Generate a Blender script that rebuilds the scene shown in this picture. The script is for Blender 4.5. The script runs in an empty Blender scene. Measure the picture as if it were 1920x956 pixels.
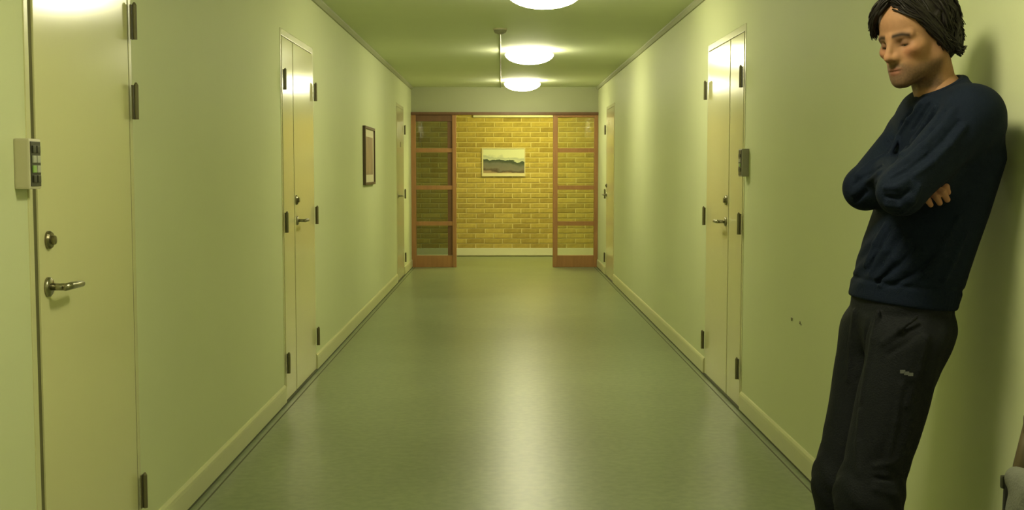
import bpy, bmesh, math, random
import numpy as np
from mathutils import Vector, Matrix

scene = bpy.context.scene
C = scene.collection
random.seed(7)
RNG = np.random.default_rng(7)

# ------------------------------------------------------------------ camera
XL, XR, ZC = -1.20, 1.29, 2.40          # corridor: left wall, right wall, ceiling
YP, YB, Y0 = 15.72, 17.70, -4.0         # glazed partition, brick wall, wall behind the camera
cam = bpy.data.cameras.new('camera')
cam.sensor_width = 36.0
cam.lens = 36.0 * 2200.0 / 1920.0
camo = bpy.data.objects.new('camera', cam)
C.objects.link(camo)
camo.location = (0, 0, 1.29)
camo.rotation_euler = (math.radians(90 - 4.108), 0, math.radians(-0.5195))
scene.camera = camo

# ------------------------------------------------------------------ world, view
w = bpy.data.worlds.new('world')
scene.world = w
w.use_nodes = True
w.node_tree.nodes['Background'].inputs[0].default_value = (0.02, 0.02, 0.015, 1)
w.node_tree.nodes['Background'].inputs[1].default_value = 0.2
vs = scene.view_settings
vs.view_transform = 'Standard'
vs.look = 'None'
vs.gamma = 1.0
vs.use_curve_mapping = False
vs.exposure = 0.0
LAMP_COL = (1.0, 0.925, 0.64)
LAMP_E = 38.0
NEAR_E = 43.0
VEST_COL = (1.0, 0.90, 0.30)
VEST_E = 66.0
LAMP_X = 0.26
LAMP_YS = [14.6, 10.95, 7.2, 2.45, -1.6]
VEST_LAMP = (0.45, 16.45)

# ------------------------------------------------------------------ materials
def _mat(name):
    m = bpy.data.materials.new(name)
    m.use_nodes = True
    nt = m.node_tree
    return m, nt, nt.nodes['Principled BSDF']

def mat(name, col, rough=0.5, metal=0.0, noise=0.0, nscale=8.0, bump=0.0, bscale=60.0, spec=0.5, stretch=(1, 1, 1), coat=0.0, sheen=0.0):
    m, nt, b = _mat(name)
    b.inputs['Base Color'].default_value = (*col, 1)
    b.inputs['Roughness'].default_value = rough
    b.inputs['Metallic'].default_value = metal
    b.inputs['Specular IOR Level'].default_value = spec
    b.inputs['Coat Weight'].default_value = coat
    b.inputs['Sheen Weight'].default_value = sheen
    tc = nt.nodes.new('ShaderNodeTexCoord')
    mp = nt.nodes.new('ShaderNodeMapping')
    mp.inputs['Scale'].default_value = stretch
    nt.links.new(tc.outputs['Object'], mp.inputs[0])
    if noise:
        n = nt.nodes.new('ShaderNodeTexNoise')
        n.inputs['Scale'].default_value = nscale
        n.inputs['Detail'].default_value = 5
        nt.links.new(mp.outputs[0], n.inputs['Vector'])
        r = nt.nodes.new('ShaderNodeMix')
        r.data_type = 'RGBA'
        r.inputs[6].default_value = (*[c * (1 - noise) for c in col], 1)
        r.inputs[7].default_value = (*[min(1, c * (1 + noise)) for c in col], 1)
        nt.links.new(n.outputs[0], r.inputs[0])
        nt.links.new(r.outputs[2], b.inputs['Base Color'])
    if bump:
        n2 = nt.nodes.new('ShaderNodeTexNoise')
        n2.inputs['Scale'].default_value = bscale
        n2.inputs['Detail'].default_value = 4
        nt.links.new(mp.outputs[0], n2.inputs['Vector'])
        bp = nt.nodes.new('ShaderNodeBump')
        bp.inputs['Strength'].default_value = bump
        bp.inputs['Distance'].default_value = 0.01
        nt.links.new(n2.outputs[0], bp.inputs['Height'])
        nt.links.new(bp.outputs[0], b.inputs['Normal'])
    return m

def emit_mat(name, col, e):
    m, nt, b = _mat(name)
    b.inputs['Base Color'].default_value = (0.8, 0.8, 0.75, 1)
    b.inputs['Roughness'].default_value = 0.3
    b.inputs['Emission Color'].default_value = (*col, 1)
    b.inputs['Emission Strength'].default_value = e
    return m

M = {}
M['wall'] = mat('wall_paint', (0.67, 0.71, 0.425), 0.58, noise=0.035, nscale=1.7, bump=0.03, bscale=90, spec=0.14)
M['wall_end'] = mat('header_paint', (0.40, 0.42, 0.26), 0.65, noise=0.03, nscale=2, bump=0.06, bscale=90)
M['ceiling'] = mat('ceiling_paint', (0.70, 0.76, 0.51), 0.75, noise=0.03, nscale=3)
M['door'] = mat('door_paint', (0.72, 0.70, 0.38), 0.17, noise=0.025, nscale=3, stretch=(1, 1, .3), bump=0.015, bscale=25)
M['doorframe'] = mat('door_frame_paint', (0.66, 0.65, 0.36), 0.25, noise=0.02)
M['skirt'] = mat('baseboard_paint', (0.64, 0.64, 0.36), 0.35, noise=0.05, nscale=5)
M['dark_gap'] = mat('door_gap_shade', (0.13, 0.125, 0.05), 0.8, noise=0.1)  # dark olive standing in for shade in the door gaps
M['seam'] = mat('vinyl_edge', (0.09, 0.095, 0.05), 0.6, noise=0.2)
M['hinge'] = mat('hinge_steel', (0.17, 0.155, 0.075), 0.4, metal=0.35, noise=0.1)
M['chrome'] = mat('chrome', (0.62, 0.60, 0.50), 0.2, metal=1.0, noise=0.05)
M['lever'] = mat('satin_nickel', (0.36, 0.34, 0.24), 0.28, metal=1.0, noise=0.05)
M['brass_dark'] = mat('aged_metal', (0.22, 0.20, 0.12), 0.3, metal=0.9, noise=0.1)
M['wood'] = mat('red_brown_wood', (0.38, 0.185, 0.065), 0.45, noise=0.25, nscale=6, stretch=(6, 6, .6))
M['wood_dark'] = mat('dark_brown_wood', (0.16, 0.075, 0.03), 0.45, noise=0.25, nscale=6, stretch=(6, 6, .6))
M['mortar'] = mat('mortar', (0.74, 0.65, 0.31), 0.9, noise=0.1, nscale=30)
M['white'] = mat('white_trim', (0.80, 0.79, 0.62), 0.4, noise=0.03)
M['plastic'] = mat('cream_plastic', (0.62, 0.58, 0.40), 0.4, noise=0.03)
M['plastic_dark'] = mat('dark_plastic', (0.035, 0.035, 0.025), 0.3, noise=0.1)
M['grey_plastic'] = mat('grey_plastic', (0.30, 0.29, 0.20), 0.45, noise=0.1, nscale=40)
M['button'] = mat('button_grey', (0.45, 0.46, 0.36), 0.4, noise=0.05)
M['led'] = mat('green_key', (0.30, 0.50, 0.12), 0.4, noise=0.05)
M['lamp'] = emit_mat('opal_glass_lit', LAMP_COL, LAMP_E)
M['lamp_near'] = emit_mat('opal_glass_lit_near', LAMP_COL, NEAR_E)
M['lamp_vest'] = emit_mat('opal_glass_warm', VEST_COL, VEST_E)
M['lamp_ring'] = mat('lamp_ring', (0.30, 0.31, 0.24), 0.35, metal=0.6, noise=0.03)
M['sweater'] = mat('navy_knit', (0.0044, 0.0090, 0.0215), 0.85, noise=0.22, nscale=30, bump=0.25, bscale=350, spec=0.16)
M['rib'] = mat('navy_rib', (0.0045, 0.009, 0.021), 0.85, noise=0.2, nscale=60, bump=0.4, bscale=260, spec=0.2, stretch=(1, 1, .15))
M['trousers'] = mat('charcoal_cloth', (0.0066, 0.0080, 0.0106), 0.78, noise=0.25, nscale=14, bump=0.25, bscale=240, spec=0.22)
M['seamthread'] = mat('trouser_seam', (0.045, 0.048, 0.045), 0.8, noise=0.1)
M['mark'] = mat('pale_thread', (0.13, 0.135, 0.135), 0.7, noise=0.1)
M['shoe'] = mat('black_leather', (0.015, 0.014, 0.013), 0.4, noise=0.1)
M['sole'] = mat('rubber_sole', (0.03, 0.03, 0.028), 0.8, noise=0.1)
M['hair'] = mat('dark_brown_hair', (0.0085, 0.0058, 0.0042), 0.55, noise=0.4, nscale=120, spec=0.3)
M['bag'] = mat('grey_canvas', (0.17, 0.175, 0.14), 0.85, noise=0.12, nscale=18, bump=0.3, bscale=180)
M['bag_dark'] = mat('dark_canvas', (0.03, 0.03, 0.026), 0.8, noise=0.15, nscale=18)
M['chair_wood'] = mat('brown_chair_wood', (0.10, 0.072, 0.036), 0.45, noise=0.25, nscale=8, stretch=(5, 5, .6))
M['eye'] = mat('eye_white', (0.22, 0.19, 0.16), 0.3, noise=0.02)
M['iris'] = mat('iris_dark', (0.02, 0.013, 0.008), 0.15, noise=0.02)

def floor_mat():
    m, nt, b = _mat('linoleum')
    tc = nt.nodes.new('ShaderNodeTexCoord')
    n1 = nt.nodes.new('ShaderNodeTexNoise'); n1.inputs['Scale'].default_value = 26; n1.inputs['Detail'].default_value = 6
    n2 = nt.nodes.new('ShaderNodeTexNoise'); n2.inputs['Scale'].default_value = 1.6; n2.inputs['Detail'].default_value = 3
    nt.links.new(tc.outputs['Object'], n1.inputs['Vector'])
    nt.links.new(tc.outputs['Object'], n2.inputs['Vector'])
    r = nt.nodes.new('ShaderNodeValToRGB')
    r.color_ramp.elements[0].position = 0.36; r.color_ramp.elements[0].color = (0.205, 0.252, 0.130, 1)
    r.color_ramp.elements[1].position = 0.66; r.color_ramp.elements[1].color = (0.275, 0.325, 0.177, 1)
    nt.links.new(n1.outputs[0], r.inputs[0])
    mx = nt.nodes.new('ShaderNodeMix'); mx.data_type = 'RGBA'; mx.blend_type = 'MULTIPLY'
    mx.inputs[0].default_value = 0.35
    r2 = nt.nodes.new('ShaderNodeValToRGB')
    r2.color_ramp.elements[0].position = 0.35; r2.color_ramp.elements[0].color = (0.70, 0.70, 0.66, 1)
    r2.color_ramp.elements[1].position = 0.65; r2.color_ramp.elements[1].color = (1, 1, 1, 1)
    nt.links.new(n2.outputs[0], r2.inputs[0])
    nt.links.new(r.outputs[0], mx.inputs[6]); nt.links.new(r2.outputs[0], mx.inputs[7])
    nt.links.new(mx.outputs[2], b.inputs['Base Color'])
    rr = nt.nodes.new('ShaderNodeMapRange')
    rr.inputs['To Min'].default_value = 0.27; rr.inputs['To Max'].default_value = 0.35
    nt.links.new(n1.outputs[0], rr.inputs[0]); nt.links.new(rr.outputs[0], b.inputs['Roughness'])
    bp = nt.nodes.new('ShaderNodeBump'); bp.inputs['Strength'].default_value = 0.03; bp.inputs['Distance'].default_value = 0.01
    nt.links.new(n1.outputs[0], bp.inputs['Height']); nt.links.new(bp.outputs[0], b.inputs['Normal'])
    b.inputs['Specular IOR Level'].default_value = 0.5
    return m
M['floor'] = floor_mat()

def brick_mat():
    m, nt, b = _mat('yellow_brick')
    oi = nt.nodes.new('ShaderNodeObjectInfo')
    r = nt.nodes.new('ShaderNodeValToRGB')
    e = r.color_ramp.elements
    e[0].position = 0; e[0].color = (0.40, 0.295, 0.075, 1)
    e[1].position = 1; e[1].color = (0.58, 0.45, 0.125, 1)
    x = e.new(0.5); x.color = (0.49, 0.38, 0.10, 1)
    nt.links.new(oi.outputs['Random'], r.inputs[0])
    tc = nt.nodes.new('ShaderNodeTexCoord')
    n = nt.nodes.new('ShaderNodeTexNoise'); n.inputs['Scale'].default_value = 22; n.inputs['Detail'].default_value = 5
    nt.links.new(tc.outputs['Object'], n.inputs['Vector'])
    mx = nt.nodes.new('ShaderNodeMix'); mx.data_type = 'RGBA'; mx.blend_type = 'OVERLAY'; mx.inputs[0].default_value = 0.35
    nt.links.new(r.outputs[0], mx.inputs[6]); nt.links.new(n.outputs['Fac'], mx.inputs[7])
    nt.links.new(mx.outputs[2], b.inputs['Base Color'])
    b.inputs['Roughness'].default_value = 0.85
    bp = nt.nodes.new('ShaderNodeBump'); bp.inputs['Strength'].default_value = 0.4; bp.inputs['Distance'].default_value = 0.005
    nt.links.new(n.outputs[0], bp.inputs['Height']); nt.links.new(bp.outputs[0], b.inputs['Normal'])
    return m
M['brick'] = brick_mat()

def glass_mat(name, tint, refl=1.0):
    m = bpy.data.materials.new(name); m.use_nodes = True
    nt = m.node_tree
    nt.nodes.remove(nt.nodes['Principled BSDF'])
    out = nt.nodes['Material Output']
    t = nt.nodes.new('ShaderNodeBsdfTransparent'); t.inputs[0].default_value = (*tint, 1)
    g = nt.nodes.new('ShaderNodeBsdfGlossy'); g.inputs['Roughness'].default_value = 0.06
    f = nt.nodes.new('ShaderNodeFresnel'); f.inputs[0].default_value = 1.5
    mx = nt.nodes.new('ShaderNodeMixShader')
    nt.links.new(f.outputs[0], mx.inputs[0]); nt.links.new(t.outputs[0], mx.inputs[1]); nt.links.new(g.outputs[0], mx.inputs[2])
    nt.links.new(mx.outputs[0], out.inputs[0])
    return m
M['glass'] = glass_mat('clear_glass', (0.93, 0.95, 0.90))
M['glass_grey'] = glass_mat('darker_glass', (0.66, 0.70, 0.66))  # darker tint than the clear panes, used on the left side

def landscape_mat():
    """print of a pale sky over dark hills and a brownish foreground; object z in -.5...5, x in -.5...5"""
    m, nt, b = _mat('landscape_print')
    tc = nt.nodes.new('ShaderNodeTexCoord')
    sp = nt.nodes.new('ShaderNodeSeparateXYZ')
    nt.links.new(tc.outputs['Generated'], sp.inputs[0])
    n = nt.nodes.new('ShaderNodeTexNoise'); n.inputs['Scale'].default_value = 4.0; n.inputs['Detail'].default_value = 5
    nt.links.new(tc.outputs['Generated'], n.inputs['Vector'])
    # height + noise - slope
    a = nt.nodes.new('ShaderNodeMath'); a.operation = 'MULTIPLY_ADD'; a.inputs[1].default_value = 0.42
    nt.links.new(n.outputs[0], a.inputs[0]); nt.links.new(sp.outputs[2], a.inputs[2])
    s = nt.nodes.new('ShaderNodeMath'); s.operation = 'MULTIPLY_ADD'; s.inputs[1].default_value = 0.13
    nt.links.new(sp.outputs[0], s.inputs[0]); nt.links.new(a.outputs[0], s.inputs[2])
    r = nt.nodes.new('ShaderNodeValToRGB')
    e = r.color_ramp.elements
    e[0].position = 0.0; e[0].color = (0.42, 0.30, 0.17, 1)
    e[1].position = 1.0; e[1].color = (0.75, 0.78, 0.62, 1)
    for p, c in ((0.28, (0.36, 0.26, 0.16)), (0.36, (0.09, 0.06, 0.03)), (0.46, (0.20, 0.18, 0.15)), (0.60, (0.16, 0.16, 0.14)),
                 (0.72, (0.06, 0.08, 0.045)), (0.80, (0.03, 0.055, 0.03)), (0.82, (0.62, 0.66, 0.55)), (0.92, (0.45, 0.50, 0.44))):
        x = e.new(p); x.color = (*c, 1)
    nt.links.new(s.outputs[0], r.inputs[0])
    nt.links.new(r.outputs[0], b.inputs['Base Color'])
    b.inputs['Roughness'].default_value = 0.35
    return m
M['landscape'] = landscape_mat()
M['abstract'] = mat('brown_print', (0.34, 0.24, 0.14), 0.5, noise=0.6, nscale=3.5)
M['frame_brown'] = mat('brown_frame', (0.09, 0.055, 0.025), 0.4, noise=0.2, nscale=20)
M['mat_white'] = mat('picture_mount', (0.72, 0.66, 0.45), 0.6, noise=0.03)

# ------------------------------------------------------------------ mesh helpers
def box(bm, x0, x1, y0, y1, z0, z1, bev=0.0):
    r = bmesh.ops.create_cube(bm, size=1.0)
    for v in r['verts']:
        v.co = Vector((x0 + (v.co.x + .5) * (x1 - x0), y0 + (v.co.y + .5) * (y1 - y0), z0 + (v.co.z + .5) * (z1 - z0)))
    if bev:
        es = list({e for v in r['verts'] for e in v.link_edges})
        bmesh.ops.bevel(bm, geom=es, offset=bev, segments=2, affect='EDGES', profile=0.7)
    return bm

def tube(bm, pts, rad, n=10, cap=True):
    """sweep a circle along points; rad is a number or a list"""
    P = [Vector(p) for p in pts]
    if not hasattr(rad, '__len__'): rad = [rad] * len(P)
    t0 = (P[1] - P[0]).normalized()
    ref = Vector((0, 0, 1)) if abs(t0.z) < .9 else Vector((1, 0, 0))
    u = t0.cross(ref).normalized()
    rings = []
    for i, p in enumerate(P):
        t = (P[min(i + 1, len(P) - 1)] - P[max(i - 1, 0)]).normalized()
        u = (u - t * u.dot(t)).normalized()
        v = t.cross(u)
        rings.append([bm.verts.new(p + (u * math.cos(2 * math.pi * k / n) + v * math.sin(2 * math.pi * k / n)) * rad[i]) for k in range(n)])
    for a, b in zip(rings, rings[1:]):
        for k in range(n):
            bm.faces.new((a[k], a[(k + 1) % n], b[(k + 1) % n], b[k]))
    if cap:
        bm.faces.new(rings[0][::-1]); bm.faces.new(rings[-1])
    return bm

def lathe(bm, prof, n=32, axis='z', loc=(0, 0, 0)):
    rings = []
    L = Vector(loc)
    def pt(r, h, a):
        c, s = r * math.cos(a), r * math.sin(a)
        return L + (Vector((c, s, h)) if axis == 'z' else Vector((h, c, s)) if axis == 'x' else Vector((c, h, s)))
    for r, h in prof:
        if r < 1e-6: rings.append([bm.verts.new(pt(0, h, 0))])
        else: rings.append([bm.verts.new(pt(r, h, 2 * math.pi * k / n)) for k in range(n)])
    for a, b in zip(rings, rings[1:]):
        for k in range(n):
            k2 = (k + 1) % n
            if len(a) == 1 and len(b) == 1: continue
            if len(a) == 1: bm.faces.new((a[0], b[k2], b[k]))
            elif len(b) == 1: bm.faces.new((a[k], a[k2], b[0]))
            else: bm.faces.new((a[k], a[k2], b[k2], b[k]))
    bmesh.ops.recalc_face_normals(bm, faces=bm.faces)
    return bm

def obj(name, bm, m, parent=None, smooth=False, label=None):
    me = bpy.data.meshes.new(name)
    bmesh.ops.recalc_face_normals(bm, faces=bm.faces)
    bm.to_mesh(me); bm.free()
    if smooth:
        for p in me.polygons: p.use_smooth = True
    me.materials.append(m)
    o = bpy.data.objects.new(name, me)
    C.objects.link(o)
    if parent:
        o.parent = parent
        if parent.type == 'EMPTY' and parent.get('_w'):
            o.matrix_parent_inverse = Matrix.Translation(-parent.location)
    if label: o['label'] = label
    return o

def thing(name, loc, label=None, cat=None, group=None, kind=None, world=True):
    """an Empty at a thing's base; with world=True its parts are written in room coordinates"""
    o = bpy.data.objects.new(name, None)
    o.empty_display_size = 0.1
    o.location = loc
    C.objects.link(o)
    if world: o['_w'] = 1
    return tag(o, label, cat, group, kind)

def tag(o, label=None, cat=None, group=None, kind=None):
    if label: o['label'] = label
    if cat: o['category'] = cat
    if group: o['group'] = group
    if kind: o['kind'] = kind
    return o

def copy_tree(o, parent=None):
    c = o.copy(); C.objects.link(c); c.parent = parent
    for ch in list(o.children): copy_tree(ch, c)
    return c

def nb(): return bmesh.new()
def struct(name, bm, m, label=None, cat=None): return tag(obj(name, bm, m), label, cat, kind='structure')

# ------------------------------------------------------------------ the corridor shell
T = 0.14
struct('floor', box(nb(), XL - 2.2, XR + 2.2, Y0, YB, -0.1, 0), M['floor'], 'mottled grey green linoleum floor of the corridor', 'floor')
struct('ceiling', box(nb(), XL - T, XR + T, Y0, YP + .1, ZC, ZC + .1), M['ceiling'], 'pale green painted corridor ceiling', 'ceiling')

DOOR_TOP = 2.065
# doors: side, outer frame y range, leaves (y0, y1, hinge edge, has handle)
DL = [(2.985, 3.845), (6.43, 7.53), (13.45, 14.45)]
DR = [(6.225, 7.36), (13.40, 14.42)]

def wall_with_openings(name, x, side, openings, label):
    """side +1: the room lies towards +x; recesses .09 deep with a back"""
    bm = nb()
    xa, xb = (x - T, x) if side > 0 else (x, x + T)
    y = Y0
    for a, b in openings:
        box(bm, xa, xb, y, a, 0, ZC)
        box(bm, xa, xb, a, b, DOOR_TOP, ZC)
        if side > 0: box(bm, xa, x - .09, a, b, 0, DOOR_TOP)
        else: box(bm, x + .09, xb, a, b, 0, DOOR_TOP)
        y = b
    box(bm, xa, xb, y, YP + .1, 0, ZC)
    return struct(name, bm, M['wall'], label, 'wall')
wl = wall_with_openings('wall_left', XL, 1, DL, 'pale green painted wall on the left of the corridor')
wr = wall_with_openings('wall_right', XR, -1, DR, 'pale green painted wall on the right behind the person')
struct('wall_back', box(nb(), XL - T, XR + T, Y0 - .1, Y0, 0, ZC), M['wall'], 'wall closing the corridor behind the viewpoint', 'wall')
for (y, z, r) in ((5.164, .634, .010), (5.02, .636, .007), (5.0, .63, .004)):
    bm = lathe(nb(), [(0, -.001), (r, -.001), (r * .8, -.0035), (0, -.0035)], 12, 'x', (XR, y, z))
    obj('wall_plug', bm, M['brass_dark'], wr)

def baseboard(name, x, side, openings, label):
    bm = nb()
    y = Y0
    segs = []
    for a, b in openings:
        segs.append((y, a)); y = b
    segs.append((y, YP - .06))
    prof = [(0, .012), (.013, .012), (.013, .085), (.011, .098), (.006, .106), (0, .108)]
    for a, b in segs:
        va = [bm.verts.new((x + side * p, a, z)) for p, z in prof]
        vb = [bm.verts.new((x + side * p, b, z)) for p, z in prof]
        n = len(prof)
        for i in range(n): bm.faces.new((va[i], va[(i + 1) % n], vb[(i + 1) % n], vb[i]))
        bm.faces.new(va); bm.faces.new(vb[::-1])
    o = struct(name, bm, M['skirt'], label, 'baseboard')
    bm = nb()
    box(bm, min(x, x + side * .011), max(x, x + side * .011), Y0, YP - .06, 0, .0125)
    obj('shadow_gap', bm, M['seam'], o)
    bm = nb()
    xa, xb = x + side * .040, x + side * .047
    box(bm, min(xa, xb), max(xa, xb), Y0, YP - .06, 0, .0009)
    obj('floor_weld_seam', bm, M['seam'], o)
    return o
baseboard('baseboard_left', XL, 1, DL, 'cream baseboard along the left wall')
baseboard('baseboard_right', XR, -1, DR, 'cream baseboard along the right wall')
# small coving where walls meet the ceiling
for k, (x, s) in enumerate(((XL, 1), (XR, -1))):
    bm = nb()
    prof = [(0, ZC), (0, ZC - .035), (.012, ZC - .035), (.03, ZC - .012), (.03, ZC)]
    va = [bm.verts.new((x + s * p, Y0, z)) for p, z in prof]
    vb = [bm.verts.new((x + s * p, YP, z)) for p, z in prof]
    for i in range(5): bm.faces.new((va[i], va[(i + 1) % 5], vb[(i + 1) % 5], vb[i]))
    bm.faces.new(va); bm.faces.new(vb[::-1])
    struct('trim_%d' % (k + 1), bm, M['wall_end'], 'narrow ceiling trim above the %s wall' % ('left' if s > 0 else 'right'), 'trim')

# header over the partition
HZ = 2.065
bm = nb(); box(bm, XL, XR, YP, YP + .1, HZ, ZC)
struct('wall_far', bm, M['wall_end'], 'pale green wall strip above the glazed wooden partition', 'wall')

# lobby beyond the partition
VX0, VX1, VZ = XL - 2.2, XR + 2.2, 2.40
struct('ceiling_lobby', box(nb(), VX0, VX1, YP + .1, YB + .2, VZ, VZ + .1), M['ceiling'], 'ceiling of the lobby beyond the partition', 'ceiling')
struct('wall_lobby_left', box(nb(), VX0 - .1, VX0, YP, YB + .2, 0, VZ), M['wall'], 'left end wall of the lobby', 'wall')
struct('wall_lobby_right', box(nb(), VX1, VX1 + .1, YP, YB + .2, 0, VZ), M['wall'], 'right end wall of the lobby', 'wall')
bm = nb(); box(bm, VX0, XL - T, YP, YP + .1, 0, VZ)
struct('wall_lobby_front_left', bm, M['wall'], 'lobby wall left of the corridor mouth', 'wall')
bm = nb(); box(bm, XR + T, VX1, YP, YP + .1, 0, VZ)
struct('wall_lobby_front_right', bm, M['wall'], 'lobby wall right of the corridor mouth', 'wall')

# brick wall: mortar slab with single bricks
bw = struct('wall_brick', box(nb(), VX0, VX1, YB, YB + .2, 0, VZ), M['mortar'], 'yellow brick wall lit from above at the corridor end', 'wall')
BL, BH, JT = 0.260, 0.0620, 0.0140
def brick_mesh():
    bm = nb(); box(bm, -BL / 2, BL / 2, -.010, .03, -BH / 2, BH / 2, 0)
    es = [e for e in bm.edges if all(v.co.y < 0 for v in e.verts)]
    bmesh.ops.bevel(bm, geom=es, offset=.004, segments=1, affect='EDGES')
    me = bpy.data.meshes.new('brick'); bm.to_mesh(me); bm.free(); me.materials.append(M['brick'])
    return me
bme = brick_mesh()
rest = nb()
spots = []
row = 0
z = .125 + BH / 2
while z + BH / 2 < VZ:
    off = (0, BL / 2 + JT / 2)[row % 2] + RNG.uniform(-.01, .01)
    x = VX0 + .01 + BL / 2 - off
    while x < VX1 - BL / 2 + .2:
        if x - BL / 2 > VX0 and x + BL / 2 < VX1: spots.append((x, z, row))
        x += BL + JT
    z += BH + JT; row += 1
# the 300 that show largest: centre of the opening first
spots.sort(key=lambda s: (max(0, s[1] - 2.12) * 50 + max(0, abs(s[0] - .05) - 1.15) * 10 + abs(s[0] - .05) * .01))
for i, (x, z, r) in enumerate(spots):
    dy = RNG.uniform(-.003, .002)
    if i < 300:
        b = bpy.data.objects.new('brick', bme); C.objects.link(b); b.parent = bw
        b.location = (x, YB + dy, z)
    else:
        box(rest, x - BL / 2, x + BL / 2, YB - .010, YB + .03, z - BH / 2, z + BH / 2)
o = obj('brickwork', rest, M['brick'], bw); o['kind'] = 'stuff'
bm = nb(); box(bm, VX0, VX1, YB - .028, YB + .01, .012, .125, .004)
struct('baseboard_brick', bm, M['white'], 'cream baseboard under the brick wall', 'baseboard')
bm = nb(); box(bm, -.42, 1.05, YB - .05, YB + .01, 2.085, 2.135, .006)
struct('trim_3', bm, M['white'], 'white strip along the top of the brick wall', 'trim')

# ------------------------------------------------------------------ glazed partition
gp = thing('glazed_partition', ((XL + XR) / 2, YP, 0), 'red-brown wooden partition with glazed side panels and open middle', 'partition')
PY0, PY1 = YP - .05, YP + .05
def wbox(name, x0, x1, z0, z1, m=None, y0=PY0, y1=PY1, bev=.004, parent=gp, label=None):
    return obj(name, box(nb(), x0, x1, y0, y1, z0, z1, bev), m or M['wood'], parent, label=label)
wbox('header', XL, XR, HZ - .035, HZ, M['wood_dark'], y0=PY0 - .02, label='dark brown header rail')
LP = (XL + .001, -.602); RP = (.690, XR - .001)
for side, (a, b) in (('l', LP), ('r', RP)):
    pw = .05
    wbox('post', a, a + pw + .012, 0, HZ - .035)
    wbox('post', b - pw, b, 0, HZ - .035)
    if side == 'l':   # dark rebate strip on the inner side of the post
        wbox('rebate_strip', b - pw - .065, b - pw, .16, HZ - .035, M['wood_dark'], y0=PY0 + .03, y1=PY1 - .01, bev=.002)
        wbox('top_rail', a + pw, b - pw, HZ - .12, HZ - .035, M['wood_dark'], y0=PY0 + .01)
    else:
        wbox('top_rail', a + pw, b - pw, HZ - .065, HZ - .035, M['wood'])
    wbox('bottom_panel', a + pw, b - pw, .0, .155, y0=PY0 + .01, y1=PY1 - .01)
    lv = [.155, .56, 1.06, 1.55, HZ - .06]
    zt = [.585, 1.065, 1.56]
    for zz in zt:
        wbox('transom', a + pw, b - pw, zz - .028, zz + .028, y0=PY0 + .01, y1=PY1 - .01)
    ed = [.155] + zt + [HZ - .06]
    for z0, z1 in zip(ed, ed[1:]):
        wbox('glass_pane', a + pw - .01, b - pw + .01, z0 + .01, z1 - .01, M['glass_grey'] if side == 'l' else M['glass'], y0=YP - .004, y1=YP + .004, bev=0)

# ------------------------------------------------------------------ doors
def hinge(x, side, y, z, parent, h=.11):
    bm = nb()
    tube(bm, [(x + side * .012, y, z - h / 2), (x + side * .012, y, z + h / 2)], .0075, 12)
    tube(bm, [(x + side * .012, y, z + h / 2), (x + side * .012, y, z + h / 2 + .008)], [.007, .003], 10)
    box(bm, min(x, x + side * .004), max(x, x + side * .004), y - .011, y + .011, z - h / 2, z + h / 2)
    return obj('hinge', bm, M['hinge'], parent, smooth=False)

def lever(x, side, y, dirn, z, parent):
    bm = nb()
    lathe(bm, [(0, 0), (.026, 0), (.026, side * .006), (.022, side * .010), (0, side * .010)], 24, 'x', (x, y, z))
    tube(bm, [(x + side * .008, y, z), (x + side * .052, y, z)], .0095, 12)
    tube(bm, [(x + side * .050, y - dirn * .012, z), (x + side * .053, y + dirn * .02, z + .001), (x + side * .052, y + dirn * .075, z), (x + side * .046, y + dirn * .125, z - .003)], [.0095, .0105, .010, .0085], 12)
    return obj('lever_handle', bm, M['lever'], parent, smooth=True)

def lock(x, side, y, z, parent, r=.024):
    bm = nb()
    lathe(bm, [(0, 0), (r, 0), (r, side * .006), (r * .85, side * .011), (r * .5, side * .012), (r * .5, side * .020), (0, side * .021)], 24, 'x', (x, y, z))
    o = obj('lock_cylinder', bm, M['brass_dark'], parent)
    return o

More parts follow.
